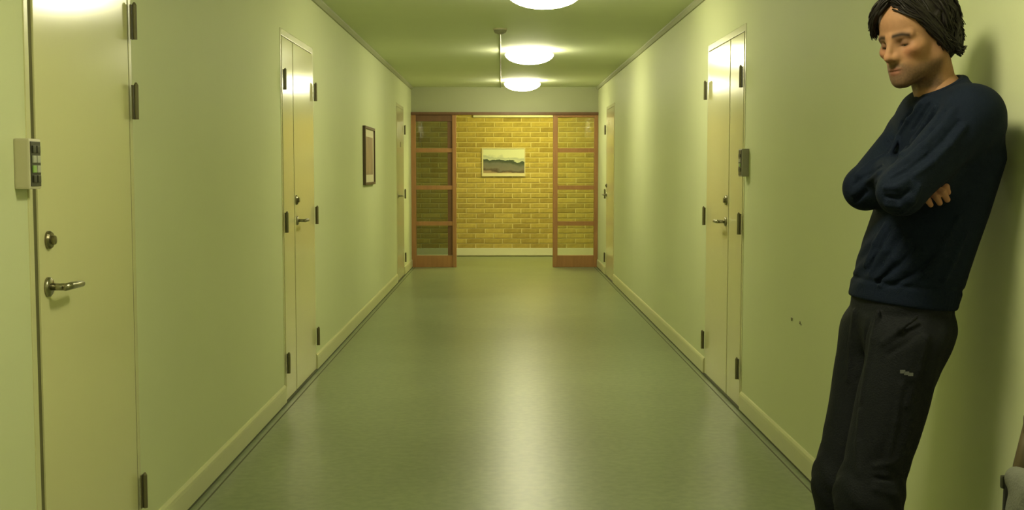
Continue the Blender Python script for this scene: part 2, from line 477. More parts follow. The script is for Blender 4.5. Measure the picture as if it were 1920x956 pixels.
def door(name, x, side, ya, yb, leaves, label, frame_w=.028, hz=(1.785, 1.005, .225)):
    d = thing(name, (x, (ya + yb) / 2, 0), label, 'door', kind='structure')
    ft = .003
    bm = nb()
    xo = x + side * ft
    def fb(y0, y1, z0, z1): box(bm, min(xo, x - side * .08), max(xo, x - side * .08), y0, y1, z0, z1, .003)
    fb(ya, ya + frame_w, 0, DOOR_TOP)
    fb(yb - frame_w, yb, 0, DOOR_TOP)
    fb(ya + frame_w, yb - frame_w, DOOR_TOP - frame_w - .01, DOOR_TOP)
    obj('door_frame', bm, M['doorframe'], d)
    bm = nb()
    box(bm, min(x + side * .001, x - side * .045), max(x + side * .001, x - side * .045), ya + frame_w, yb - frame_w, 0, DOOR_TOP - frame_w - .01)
    obj('gap_shade', bm, M['dark_gap'], d)  # dark slab behind the leaf, painting shade into the gaps round it
    bm = nb(); box(bm, min(x + side * .012, x - side * .08), max(x + side * .012, x - side * .08), ya + frame_w, yb - frame_w, 0, .014, .002)
    obj('threshold', bm, M['seam'], d)
    g = .0035
    for (y0, y1, hy, opts) in leaves:
        bm = nb()
        xf = x + side * .006
        ga, gb = (.010 if (y0, y1) != (leaves[0][0], leaves[0][1]) else g), (.010 if len(leaves) == 2 and (y0, y1) == (leaves[0][0], leaves[0][1]) else g)
        box(bm, min(xf, x - side * .002), max(xf, x - side * .002), y0 + ga, y1 - gb, .016, DOOR_TOP - frame_w - .016, .0025)
        leaf = obj('door_leaf', bm, M['door'], d)
        for z in hz: hinge(x + side * .012, side, hy, z, leaf)
        if 'lever' in opts:
            lever(xf, side, opts['lever'][0], opts['lever'][1], opts.get('z', 1.0), leaf)
        if 'lock' in opts:
            lock(xf, side, opts['lock'][0], opts['lock'][1], leaf, opts.get('lr', .024))
        if 'peep' in opts:
            bm = nb(); lathe(bm, [(0, 0), (.012, 0), (.010, side * .006), (0, side * .007)], 16, 'x', (xf, *opts['peep']))
            obj('peephole', bm, M['chrome'], leaf, smooth=True)
        if 'plate' in opts:
            y, z = opts['plate']
            bm = nb(); box(bm, min(xf, xf + side * .003), max(xf, xf + side * .003), y - .04, y + .04, z - .03, z + .03, .001)
            obj('bright_plate', bm, M['chrome'], leaf)
    return d

door('door_1', XL, 1, *DL[0], [(3.033, 3.803, 3.818, {'lever': (3.085, 1), 'z': .985, 'lock': (3.095, 1.108)})],
     'nearest cream door on the left wall, beside the keypad', hz=(1.765, 1.51, .235))
door('door_2', XL, 1, *DL[1], [(6.458, 6.79, 6.452, {}), (6.79, 7.502, 7.512, {'lever': (6.86, 1), 'z': 1.0, 'lock': (6.845, 1.12), 'lr': .028})],
     'cream double door on the left wall with one narrow leaf')
door('door_3', XL, 1, *DL[2], [(13.478, 14.422, 14.43, {'lever': (13.56, 1), 'z': 1.0, 'plate': (13.95, 1.60)})],
     'farthest cream door on the left wall next to the partition')
door('door_4', XR, -1, *DR[0], [(6.253, 6.625, 6.25, {}), (6.625, 7.332, 7.34, {'lever': (6.69, 1), 'z': 1.0, 'lock': (6.68, 1.122), 'lr': .028})],
     'cream double door on the right wall with one narrow leaf')
door('door_5', XR, -1, *DR[1], [(13.428, 14.392, 14.40, {'lever': (14.30, -1), 'z': 1.0, 'lock': (14.30, 1.11), 'plate': (14.02, 1.86)})],  # the bright plate stands in for a round highlight on this leaf
     'farthest cream door on the right wall next to the partition')

# ------------------------------------------------------------------ keypads beside the doors
def keypad(side, y, z, label, w=.075, h=.125, dp=.038, mbody='plastic'):
    x = XL if side > 0 else XR
    k = thing('door_keypad', (x, y, z), label, 'keypad', 'keypads beside the doors')
    bm = nb(); box(bm, min(x, x + side * dp), max(x, x + side * dp), y - w / 2, y + w / 2, z - h / 2, z + h / 2, .005)
    obj('housing', bm, M[mbody], k)
    xf = x + side * dp
    bm = nb(); box(bm, min(xf - side * .002, xf + side * .002), max(xf - side * .002, xf + side * .002), y - w / 2 + .007, y + w / 2 - .007, z - h / 2 + .007, z + h / 2 - .007, .001)
    f = obj('key_panel', bm, M['plastic_dark'], k)
    for r in range(4):
        for c in range(2):
            yy = y + (c - .5) * .026; zz = z + .036 - r * .0245
            bm = nb(); box(bm, min(xf, xf + side * .0055), max(xf, xf + side * .0055), yy - .010, yy + .010, zz - .009, zz + .009, .0015)
            obj('key', bm, M[('plastic_dark', 'button', 'led', 'plastic_dark')[r]] if not (r == 2 and c == 1) else M['button'], f)
    return k
keypad(1, 2.945, 1.307, 'cream keypad box on the left wall beside the nearest door')
keypad(-1, 6.16, 1.332, 'grey keypad box on the right wall beside the double door', w=.085, h=.145, mbody='grey_plastic')

# ------------------------------------------------------------------ ceiling lamps
def lamp_proto(m, name='ceiling_lamp'):
    r = thing(name, (0, 0, 0), world=False)
    R, D, G = .225, .130, .038          # radius, drop, height of the flared upper part
    prof = [(.13, -.002), (.175, -.013), (.212, -.028)]
    prof += [(R * math.cos(a), -G - (D - G) * math.sin(a)) for a in np.linspace(0, math.pi / 2, 9)]
    prof[-1] = (0, -D)
    bm = lathe(nb(), prof, 28)
    obj('opal_bowl', bm, m, r, smooth=True)
    bm = lathe(nb(), [(.10, 0), (.138, 0), (.140, -.006), (.134, -.010), (.10, -.010)], 32)
    obj('base_ring', bm, M['lamp_ring'], r)
    return r
far_l = lamp_proto(M['lamp'])
labels = ['lit white bowl lamp on the ceiling nearest the partition', 'lit white bowl lamp in the middle of the corridor ceiling', 'lit white bowl lamp cut off by the top edge of the photo',
          'lit white bowl lamp on the ceiling above the person', 'lit white bowl lamp on the ceiling behind the viewpoint']
for i, y in enumerate(LAMP_YS):
    if i == 0: l = far_l
    elif i == 3: l = lamp_proto(M['lamp_near'])
    else: l = copy_tree(far_l)
    l.location = (LAMP_X, y, ZC)
    tag(l, labels[i], 'lamp', 'bowl lamps on the corridor ceiling')
l = lamp_proto(M['lamp_vest']); l.location = (*VEST_LAMP, VZ)
tag(l, 'warm bowl lamp on the lobby ceiling hidden behind the partition header', 'lamp')

# smoke detector and its cable conduit
sd = thing('smoke_detector', (-.008, 9.3, ZC), 'small round smoke detector on the ceiling left of the lamps', 'detector')
obj('detector_base', lathe(nb(), [(0, 0), (.055, 0), (.055, -.012), (0, -.012)], 28, 'z', (-.008, 9.3, ZC)), M['plastic'], sd)
obj('detector_head', lathe(nb(), [(.05, -.012), (.05, -.02), (.042, -.034), (.02, -.042), (0, -.043)], 28, 'z', (-.008, 9.3, ZC)), M['grey_plastic'], sd, smooth=True)
bm = nb(); tube(bm, [(-.008, 9.36, ZC - .005), (-.008, YP - .002, ZC - .005)], .005, 8)
tag(obj('cable_conduit', bm, M['grey_plastic']), 'thin cable conduit running along the ceiling from the smoke detector', 'conduit')

# ------------------------------------------------------------------ pictures
p = thing('framed_picture', (XL, 10.6, 1.17), 'brown framed picture seen edge-on on the left wall', 'picture')
y0, y1, z0, z1 = 10.21, 10.99, 1.165, 1.68
fr = .022
bm = nb()
box(bm, XL, XL + .026, y0, y0 + fr, z0, z1, .002); box(bm, XL, XL + .026, y1 - fr, y1, z0, z1, .002)
box(bm, XL, XL + .026, y0 + fr, y1 - fr, z0, z0 + fr, .002); box(bm, XL, XL + .026, y0 + fr, y1 - fr, z1 - fr, z1, .002)
obj('picture_frame', bm, M['frame_brown'], p)
obj('mount', box(nb(), XL, XL + .012, y0 + fr, y1 - fr, z0 + fr, z1 - fr), M['mat_white'], p)
obj('print', box(nb(), XL + .012, XL + .014, y0 + .10, y1 - .10, z0 + .09, z1 - .09), M['abstract'], p)
p = thing('framed_picture', (.033, YB - .013, 1.21), 'landscape picture with white mount hanging on the brick wall', 'picture')
x0, x1, z0, z1 = -.293, .360, 1.205, 1.63
yb = YB - .014
fr = .012
bm = nb()
box(bm, x0, x0 + fr, yb - .02, yb, z0, z1, .002); box(bm, x1 - fr, x1, yb - .02, yb, z0, z1, .002)
box(bm, x0 + fr, x1 - fr, yb - .02, yb, z0, z0 + fr, .002); box(bm, x0 + fr, x1 - fr, yb - .02, yb, z1 - fr, z1, .002)
obj('picture_frame', bm, M['mat_white'], p)
obj('mount', box(nb(), x0 + fr, x1 - fr, yb - .008, yb, z0 + fr, z1 - fr), M['mat_white'], p)
obj('print', box(nb(), x0 + .022, x1 - .014, yb - .010, yb - .008, z0 + .05, z1 - .018), M['landscape'], p)

# ------------------------------------------------------------------ chair with bag (right edge)
ch = thing('wooden_chair', (.95, 2.37, 0), 'brown wooden chair against the right wall at the photo edge', 'chair')
cx0, cx1, cy0, cy1 = .76, 1.135, 2.18, 2.56
bm = nb(); box(bm, cx0, cx1, cy0, cy1, .425, .45, .006); obj('seat', bm, M['chair_wood'], ch)
for yy in (cy0 + .02, cy1 - .02):
    bm = nb(); tube(bm, [(cx0 + .03, yy, 0), (cx0 + .03, yy, .427)], [.014, .018], 12); obj('leg', bm, M['chair_wood'], ch)
    bm = nb(); tube(bm, [(cx1 + .03, yy, 0), (cx1 - .015, yy, .42), (cx1 + .012, yy, .64), (cx1 + .035, yy, .765)], [.014, .018, .017, .013], 12); obj('leg', bm, M['chair_wood'], ch, smooth=True)
bm = nb(); box(bm, cx1 + .012, cx1 + .032, cy0 + .02, cy1 - .02, .665, .755, .006); obj('backrest', bm, M['chair_wood'], ch)
for yy in (cy0 + .02, cy1 - .04):
    bm = nb(); box(bm, cx0 + .05, cx1 - .02, yy, yy + .02, .38, .425); obj('seat_rail', bm, M['chair_wood'], ch)

# ================================================================== signed distance modelling
def dot(a, b): return (a * b).sum(-1)
def rc(P, a, b, ra, rb):
    a = np.asarray(a, np.float32); b = np.asarray(b, np.float32)
    ba = b - a
    pa = P - a
    t = np.clip(pa @ ba / float(ba @ ba), 0, 1)
    q = pa - t[:, None] * ba
    return np.sqrt((q * q).sum(1)) - (ra + (rb - ra) * t)
def chain(P, pts, rs, k=.02):
    d = None
    for i in range(len(pts) - 1):
        e = rc(P, pts[i], pts[i + 1], rs[i], rs[i + 1])
        d = e if d is None else smin(d, e, k)
    return d
def ell(P, c, r, axes=None):
    q = P - np.asarray(c, np.float32)
    if axes is not None: q = q @ np.asarray(axes, np.float32).T
    r = np.asarray(r, np.float32)
    k0 = np.sqrt(((q / r) ** 2).sum(1)); k1 = np.sqrt(((q / (r * r)) ** 2).sum(1)) + 1e-9
    return k0 * (k0 - 1) / k1
def smin(a, b, k):
    h = np.maximum(k - np.abs(a - b), 0) / k
    return np.minimum(a, b) - h * h * k * .25
def smax(a, b, k): return -smin(-a, -b, k)

def surface(fn, lo, hi, h):
    lo = np.array(lo, np.float32); hi = np.array(hi, np.float32)
    n = np.ceil((hi - lo) / h).astype(int) + 1
    ax = [lo[i] + h * np.arange(n[i], dtype=np.float32) for i in range(3)]
    V = np.empty(n, np.float32)
    yz = np.stack(np.meshgrid(ax[1], ax[2], indexing='ij'), -1).reshape(-1, 2)
    step = max(1, 400000 // len(yz))
    for i in range(0, n[0], step):
        xs = ax[0][i:i + step]
        P = np.empty((len(xs), len(yz), 3), np.float32)
        P[:, :, 0] = xs[:, None]; P[:, :, 1:] = yz[None]
        V[i:i + step] = fn(P.reshape(-1, 3)).reshape(len(xs), n[1], n[2])
    S = V < 0
    nx, ny, nz = n - 1
    cnt = np.zeros((nx, ny, nz), np.int8)
    pos = np.zeros((nx, ny, nz, 3), np.float32)
    def sl(o): return (slice(o[0], o[0] + nx), slice(o[1], o[1] + ny), slice(o[2], o[2] + nz))
    for axis in range(3):
        o1, o2 = [a for a in range(3) if a != axis]
        for u in (0, 1):
            for v in (0, 1):
                a = [0, 0, 0]; a[o1] = u; a[o2] = v
                b = list(a); b[axis] = 1
                va, vb = V[sl(a)], V[sl(b)]
                cr = S[sl(a)] != S[sl(b)]
                t = va[cr] / (va[cr] - vb[cr])
                q = np.empty((len(t), 3), np.float32)
                q[:, axis] = t; q[:, o1] = u; q[:, o2] = v
                pos[cr] += q; cnt[cr] += 1
    act = cnt > 0
    idx = -np.ones((nx, ny, nz), np.int64)
    idx[act] = np.arange(act.sum())
    ijk = np.argwhere(act).astype(np.float32)
    verts = lo + h * (ijk + pos[act] / cnt[act][:, None])
    faces = []
    for axis in range(3):
        o1, o2 = (axis + 1) % 3, (axis + 2) % 3
        A = [slice(1, -1)] * 3; A[axis] = slice(0, -1)
        Bs = [slice(1, -1)] * 3; Bs[axis] = slice(1, None)
        sa, sb = S[tuple(A)], S[tuple(Bs)]
        for flip in (False, True):
            e = np.argwhere((sa & ~sb) if not flip else (~sa & sb))
            if not len(e): continue
            e[:, o1] += 1; e[:, o2] += 1
            def cell(d1, d2):
                c = e.copy(); c[:, o1] += d1; c[:, o2] += d2
                return idx[c[:, 0], c[:, 1], c[:, 2]]
            q = np.stack([cell(-1, -1), cell(0, -1), cell(0, 0), cell(-1, 0)], 1)
            if flip: q = q[:, ::-1]
            faces.append(q)
    return verts, np.concatenate(faces)

def mesh_obj(name, parts, m, parent=None, cols=None, label=None):
    vs_, fs_, n = [], [], 0
    for v, f in parts:
        vs_.append(v); fs_.append(f + n); n += len(v)
    v = np.concatenate(vs_); f = np.concatenate(fs_)
    me = bpy.data.meshes.new(name)
    me.vertices.add(len(v)); me.vertices.foreach_set('co', v.astype(np.float32).ravel())
    me.loops.add(f.size); me.loops.foreach_set('vertex_index', f.astype(np.int32).ravel())
    me.polygons.add(len(f)); me.polygons.foreach_set('loop_start', np.arange(0, f.size, 4, dtype=np.int32))
    me.update(calc_edges=True)
    me.polygons.foreach_set('use_smooth', np.ones(len(f), bool))
    if cols is not None:
        ca = me.color_attributes.new('tone', 'FLOAT_COLOR', 'POINT')
        ca.data.foreach_set('color', np.concatenate([cols, np.ones((len(cols), 1))], 1).astype(np.float32).ravel())
    me.materials.append(m)
    o = bpy.data.objects.new(name, me); C.objects.link(o)
    if parent: o.parent = parent
    if label: o['label'] = label
    return o

def V3(*a): return np.array(a, np.float32)

# ------------------------------------------------------------------ the bag on the chair
def bag_sdf(P):
    d = ell(P, (1.078, 2.335, .54), (.036, .095, .135))
    d = smin(d, rc(P, (1.055, 2.27, .495), (1.055, 2.395, .495), .043, .043), .04)
    d = smin(d, rc(P, (1.082, 2.27, .655), (1.076, 2.41, .650), .022, .022), .03)
    d = d + .0025 * np.sin(P[:, 2] * 70 + 9 * np.sin(P[:, 1] * 14)) * np.cos(P[:, 1] * 31)
    return smax(d, .452 - P[:, 2], .01)
bag = thing('shoulder_bag', (1.07, 2.335, .452), 'grey canvas bag with black buckle lying on the brown chair', 'bag')
o = mesh_obj('bag_body', [surface(bag_sdf, (.98, 2.18, .44), (1.16, 2.48, .72), .005)], M['bag'])
o.parent = bag; o.matrix_parent_inverse = Matrix.Translation(-bag.location)
bm = nb(); tube(bm, [(1.074, 2.436, .652), (1.073, 2.441, .62), (1.071, 2.441, .57), (1.064, 2.441, .47)], [.006, .007, .006, .006], 8)
obj('strap', bm, M['bag_dark'], bag)
bm = nb(); box(bm, 1.062, 1.086, 2.437, 2.452, .616, .644, .005); obj('buckle', bm, M['plastic_dark'], bag)

# ================================================================== the person
YAW = math.radians(12)
BF = V3(-math.cos(YAW), -math.sin(YAW), 0)          # body forward
BLt = V3(math.sin(YAW), -math.cos(YAW), 0)          # body left (towards the camera)
ZK = np.array([.78, .90, .95, 1.017, 1.10, 1.18, 1.317, 1.40, 1.46, 1.52])
CXK = np.array([1.015, 1.026, 1.033, 1.050, 1.074, 1.100, 1.138, 1.142, 1.130, 1.118])
CYK = np.full(10, 3.0)
AK = np.array([.118, .120, .124, .128, .130, .128, .122, .108, .082, .055])
BK = np.array([.165, .170, .172, .175, .176, .180, .190, .182, .145, .075])
def torso(P, off=0.0):
    z = P[:, 2]
    cx = np.interp(z, ZK, CXK); cy = np.interp(z, ZK, CYK)
    a = np.interp(z, ZK, AK) + off; b = np.interp(z, ZK, BK) + off
    dx, dy = P[:, 0] - cx, P[:, 1] - cy
    f = dx * BF[0] + dy * BF[1]; l = dx * BLt[0] + dy * BLt[1]
    k0 = np.sqrt((f / a) ** 2 + (l / b) ** 2); k1 = np.sqrt((f / a ** 2) ** 2 + (l / b ** 2) ** 2) + 1e-6
    return np.maximum(k0 * (k0 - 1) / k1, -.15)

SH_N, EL_N, WR_N = V3(1.136, 2.832, 1.422), V3(.945, 2.765, 1.240), V3(1.005, 3.06, 1.300)
SH_F, EL_F, WR_F = V3(1.108, 3.165, 1.392), V3(.938, 3.020, 1.245), V3(1.055, 2.835, 1.262)
NECK = V3(1.122, 2.990, 1.485)
COL_C = V3(1.110, 2.984, 1.507)
COL_N = BF * math.sin(math.radians(27)) + V3(0, 0, math.cos(math.radians(27)))

# fold ridges on the sweater (metres): start, end, radius
FOLDS = [(V3(1.050, 2.940, 1.460), V3(1.036, 2.989, 1.422), 0.0070),
    (V3(1.036, 2.989, 1.422), V3(1.026, 3.037, 1.379), 0.0070),
    (V3(1.026, 3.037, 1.379), V3(0.982, 2.971, 1.330), 0.0070),
    (V3(1.058, 2.910, 1.456), V3(1.048, 2.934, 1.428), -0.0050),
    (V3(1.048, 2.934, 1.428), V3(1.039, 2.964, 1.397), -0.0050),
    (V3(1.040, 2.971, 1.444), V3(1.031, 3.030, 1.413), -0.0050),
    (V3(1.031, 3.030, 1.413), V3(1.012, 3.063, 1.370), -0.0050),
    (V3(1.065, 2.877, 1.446), V3(1.054, 2.915, 1.406), 0.0080),
    (V3(1.054, 2.915, 1.406), V3(1.038, 2.950, 1.367), 0.0080),
    (V3(1.038, 2.950, 1.367), V3(0.952, 2.790, 1.327), 0.0080),
    (V3(1.057, 2.802, 1.435), V3(1.020, 2.776, 1.390), -0.0050),
    (V3(1.020, 2.776, 1.390), V3(0.990, 2.766, 1.358), -0.0050),
    (V3(1.072, 2.781, 1.433), V3(1.035, 2.764, 1.388), 0.0090),
    (V3(1.035, 2.764, 1.388), V3(0.995, 2.755, 1.351), 0.0090),
    (V3(0.995, 2.755, 1.351), V3(0.951, 2.751, 1.313), 0.0090),
    (V3(0.951, 2.751, 1.313), V3(0.917, 2.751, 1.288), 0.0090),
    (V3(1.076, 2.759, 1.408), V3(1.034, 2.744, 1.362), -0.0050),
    (V3(1.034, 2.744, 1.362), V3(0.992, 2.735, 1.324), -0.0050),
    (V3(0.992, 2.735, 1.324), V3(0.942, 2.726, 1.290), -0.0050),
    (V3(0.942, 2.726, 1.290), V3(0.909, 2.729, 1.271), -0.0050),
    (V3(1.089, 2.751, 1.396), V3(1.051, 2.738, 1.352), 0.0060),
    (V3(1.051, 2.738, 1.352), V3(1.004, 2.727, 1.309), 0.0060),
    (V3(1.004, 2.727, 1.309), V3(0.958, 2.716, 1.278), 0.0060),
    (V3(0.938, 2.711, 1.266), V3(0.916, 2.713, 1.251), 0.0060),
    (V3(0.916, 2.713, 1.251), V3(0.895, 2.732, 1.250), 0.0060),
    (V3(0.942, 2.706, 1.243), V3(0.921, 2.713, 1.226), -0.0050),
    (V3(0.921, 2.713, 1.226), V3(0.897, 2.733, 1.228), -0.0050),
    (V3(0.950, 2.707, 1.226), V3(0.927, 2.719, 1.206), 0.0060),
    (V3(0.927, 2.719, 1.206), V3(0.901, 2.739, 1.208), 0.0060),
    (V3(0.969, 2.710, 1.253), V3(0.954, 2.709, 1.216), 0.0050),
    (V3(0.954, 2.709, 1.216), V3(0.934, 2.732, 1.189), 0.0050),
    (V3(0.969, 2.982, 1.328), V3(0.942, 2.997, 1.309), 0.0060),
    (V3(0.942, 2.997, 1.309), V3(0.903, 2.984, 1.279), 0.0060),
    (V3(0.936, 2.898, 1.300), V3(0.925, 2.964, 1.282), -0.0050),
    (V3(0.925, 2.964, 1.282), V3(0.895, 2.980, 1.255), -0.0050),
    (V3(0.917, 2.846, 1.283), V3(0.920, 2.954, 1.260), 0.0070),
    (V3(0.920, 2.954, 1.260), V3(0.894, 2.983, 1.231), 0.0070),
    (V3(0.907, 2.839, 1.258), V3(0.918, 2.956, 1.236), -0.0050),
    (V3(0.918, 2.956, 1.236), V3(0.902, 2.990, 1.209), -0.0050),
    (V3(0.971, 2.953, 1.149), V3(0.950, 2.969, 1.101), 0.0070),
    (V3(0.950, 2.969, 1.101), V3(0.930, 2.981, 1.045), 0.0070),
    (V3(0.974, 2.932, 1.143), V3(0.954, 2.947, 1.091), -0.0050),
    (V3(0.954, 2.947, 1.091), V3(0.934, 2.967, 1.035), -0.0050),
    (V3(0.985, 2.907, 1.137), V3(0.960, 2.923, 1.087), 0.0080),
    (V3(0.960, 2.923, 1.087), V3(0.936, 2.951, 1.026), 0.0080),
    (V3(0.991, 2.892, 1.125), V3(0.965, 2.906, 1.078), -0.0050),
    (V3(0.965, 2.906, 1.078), V3(0.936, 2.930, 1.020), -0.0050),
    (V3(1.004, 2.874, 1.113), V3(0.974, 2.891, 1.066), 0.0080),
    (V3(0.974, 2.891, 1.066), V3(0.940, 2.922, 1.015), 0.0080),
    (V3(1.013, 2.857, 1.097), V3(0.982, 2.877, 1.054), -0.0050),
    (V3(0.982, 2.877, 1.054), V3(0.943, 2.917, 1.008), -0.0050),
    (V3(1.030, 2.844, 1.085), V3(0.994, 2.863, 1.044), 0.0080),
    (V3(0.994, 2.863, 1.044), V3(0.946, 2.908, 1.000), 0.0080),
    (V3(1.055, 2.831, 1.077), V3(1.010, 2.847, 1.033), -0.0050),
    (V3(1.010, 2.847, 1.033), V3(0.958, 2.886, 0.997), -0.0050),
    (V3(1.075, 2.827, 1.084), V3(1.032, 2.835, 1.034), 0.0070),
    (V3(1.032, 2.835, 1.034), V3(0.983, 2.862, 1.000), 0.0070),
    (V3(1.108, 2.822, 1.174), V3(1.078, 2.826, 1.116), 0.0060),
    (V3(1.078, 2.826, 1.116), V3(1.051, 2.830, 1.058), 0.0060),
    (V3(1.126, 2.827, 1.135), V3(1.102, 2.828, 1.071), 0.0060),
    (V3(1.102, 2.828, 1.071), V3(1.077, 2.826, 1.019), 0.0060)]
TFOLDS = [(V3(0.911, 3.007, 0.919), V3(0.909, 3.024, 0.833), 0.0060),
    (V3(0.909, 3.024, 0.833), V3(0.904, 3.027, 0.734), 0.0060),
    (V3(0.937, 2.893, 0.932), V3(0.925, 2.888, 0.866), 0.0070),
    (V3(0.925, 2.888, 0.866), V3(0.912, 2.890, 0.785), 0.0070),
    (V3(0.912, 2.890, 0.785), V3(0.898, 2.885, 0.706), 0.0070),
    (V3(0.922, 2.918, 0.916), V3(0.917, 2.939, 0.832), -0.0060),
    (V3(0.917, 2.939, 0.832), V3(0.920, 3.004, 0.738), -0.0060),
    (V3(1.010, 2.822, 0.928), V3(0.975, 2.832, 0.898), 0.0060),
    (V3(0.975, 2.832, 0.898), V3(0.939, 2.857, 0.858), 0.0060),
    (V3(1.026, 2.809, 0.904), V3(0.985, 2.822, 0.863), -0.0050),
    (V3(0.985, 2.822, 0.863), V3(0.947, 2.843, 0.831), -0.0050),
    (V3(0.894, 2.881, 0.680), V3(0.883, 2.866, 0.602), 0.0060),
    (V3(0.883, 2.866, 0.602), V3(0.880, 2.842, 0.528), 0.0060),
    (V3(1.033, 2.812, 0.878), V3(1.018, 2.819, 0.798), 0.0060),
    (V3(1.018, 2.819, 0.798), V3(0.988, 2.818, 0.706), 0.0060),
    (V3(0.975, 2.822, 0.758), V3(0.964, 2.821, 0.666), 0.0060),
    (V3(0.964, 2.821, 0.666), V3(0.946, 2.820, 0.574), 0.0060),
    (V3(0.994, 2.830, 0.585), V3(0.952, 2.819, 0.561), 0.0060),
    (V3(0.952, 2.819, 0.561), V3(0.916, 2.826, 0.552), 0.0060),
    (V3(1.007, 2.849, 0.526), V3(0.956, 2.817, 0.519), -0.0050),
    (V3(0.956, 2.817, 0.519), V3(0.909, 2.819, 0.524), -0.0050),
    (V3(0.966, 2.817, 0.482), V3(0.913, 2.815, 0.496), 0.0060)]
def add_folds(P, d, folds):
    near = np.where(np.abs(d) < .025)[0]
    if len(near):
        Q, e = P[near], d[near]
        for a, b, r in folds:
            e = smin(e, rc(Q, a, b, r, r * .85), .009) if r > 0 else smax(e, -rc(Q, a, b, -r, -r * .85), .006)
        d = d.copy(); d[near] = e
    return d
def sweater_sdf(P):
    d = torso(P) - .0015 * np.clip((1.03 - P[:, 2]) / .04, 0, 1)
    trap = smin(rc(P, NECK - V3(0, 0, .02), SH_N, .062, .066), rc(P, NECK - V3(0, 0, .02), SH_F, .062, .066), .03)
    d = smin(d, trap, .05)
    d = smax(d, (P - COL_C) @ COL_N, .012)
    # arms
    an = chain(P, [SH_N, EL_N], [.070, .056], .02)
    an = smin(an, rc(P, EL_N, WR_N, .054, .046), .02)
    af = chain(P, [SH_F, EL_F], [.064, .056], .02)
    af = smin(af, rc(P, EL_F, WR_F, .054, .044), .02)
    sh = np.clip((P[:, 0] - 1.06) / .05, 0, 1)
    d = smin(d, an, .018 + .035 * sh)
    d = smin(d, af, .018 + .03 * sh)
    # cloth folds: broad drapery waves plus ridges
    x, y, z = P[:, 0], P[:, 1], P[:, 2]
    s = (x * .55 + z * .83)
    t = (-x * .83 + z * .55)
    wav = np.sin(s * 95 + 5 * np.sin(t * 11 + y * 9) + y * 16) * np.clip(.5 + .8 * np.sin(t * 17 + y * 12 + 1.0), 0, 1)
    low = np.clip((1.19 - z) / .12, 0, 1) * np.clip((z - .97) / .05, 0, 1)
    u = (x * .80 - z * .60)
    arm = np.clip(1 - np.abs(z - 1.32) / .14, 0, 1)
    wav2 = np.sin(u * 120 + 3 * np.sin(z * 24 + y * 20))
    d = d - .0028 * wav * low - .0010 * wav2 * arm * np.clip((2.96 - y) / .1 + .3, 0, 1)
    d = add_folds(P, d, FOLDS)
    # hem with a ribbed band
    hem = (.945 - .10 * (x - 1.03)) - z
    band = np.clip((hem + .050) / .006, 0, 1)
    d = d + .004 * np.exp(-((hem + .052) / .006) ** 2) - .0006 * band * np.sin(np.arctan2(y - 3.0, x - 1.04) * 90)
    return smax(d, hem, .008)

def trousers_sdf(P):
    x, y, z = P[:, 0], P[:, 1], P[:, 2]
    d = smax(torso(P, -.009), z - 1.0, .02)
    d = smax(d, .83 - z, .06)
    HN, KN, AN = V3(1.033, 2.915, .90), V3(.922, 2.895, .455), V3(.945, 2.905, .07)
    HF, KF, AF = V3(1.010, 3.085, .90), V3(.915, 3.075, .45), V3(.905, 3.085, .07)
    ln = chain(P, [HN, KN, AN], [.100, .076, .064], .05)
    ln = smin(ln, rc(P, KN + V3(.035, 0, -.06), KN + V3(.05, 0, -.20), .045, .05), .04)
    lf = chain(P, [HF, KF, AF], [.100, .077, .064], .05)
    lf = smin(lf, rc(P, KF + V3(.035, 0, -.06), KF + V3(.05, 0, -.20), .045, .05), .04)
    bt = ell(P, V3(1.060, 2.99, .885), (.060, .140, .080))
    d = smin(d, bt, .05)
    leg = smin(ln, lf, .012)
    d = smin(d, leg, .045)
    d = smax(d, torso(P, -.006) - np.clip((.925 - z) * .6, 0, 1), .012)
    # knee and ankle creases, long soft folds down the thigh
    kn = np.exp(-((z - .46) / .09) ** 2) + np.exp(-((z - .14) / .07) ** 2) * 1.2
    d = d - .0022 * kn * np.sin(z * 80 + x * 55 + 3.5 * np.sin(y * 33 + x * 20))
    th = np.clip((z - .5) / .1, 0, 1)
    d = d - .0022 * th * np.sin((x - .23 * z) * 95 + y * 35 + 2 * np.sin(z * 17))
    d = add_folds(P, d, TFOLDS)
    return smax(d, .045 - z, .006)

def shoe_sdf(A):
    def f(P):
        c = V3(*A)
        toe = c + V3(-.15, -.03, -.045); heel = c + V3(.045, .0, -.040)
        d = rc(P, heel, toe, .040, .036)
        d = smin(d, ell(P, c + V3(-.155, -.03, -.045), (.055, .046, .034)), .03)
        d = smin(d, rc(P, c + V3(.01, 0, -.03), c + V3(.012, 0, .03), .045, .045), .03)
        return smax(d, -P[:, 2] + .012, .004)
    return f

# ---- head (local axes: x forward, y left, z up; origin between the eyes' height and ears)
HYAW, HPIT, HROL, HS = math.radians(29), math.radians(13.5), math.radians(2.5), .987
HC = V3(1.047, 2.98, 1.634)
HF_ = V3(-math.cos(HYAW) * math.cos(HPIT), -math.sin(HYAW) * math.cos(HPIT), -math.sin(HPIT))
_L = V3(math.sin(HYAW), -math.cos(HYAW), 0); _U = np.cross(HF_, _L)
HL_ = _L * math.cos(HROL) + _U * math.sin(HROL)
HU_ = np.cross(HF_, HL_)
HR = np.stack([HF_, HL_, HU_]).astype(np.float32)      # rows are the axes
def to_world(v): return (HC + HS * (v @ HR)).astype(np.float32)
def to_head(p): return ((np.asarray(p, np.float32) - HC) @ HR.T / HS)
NL = to_head(NECK - V3(0, 0, .05))

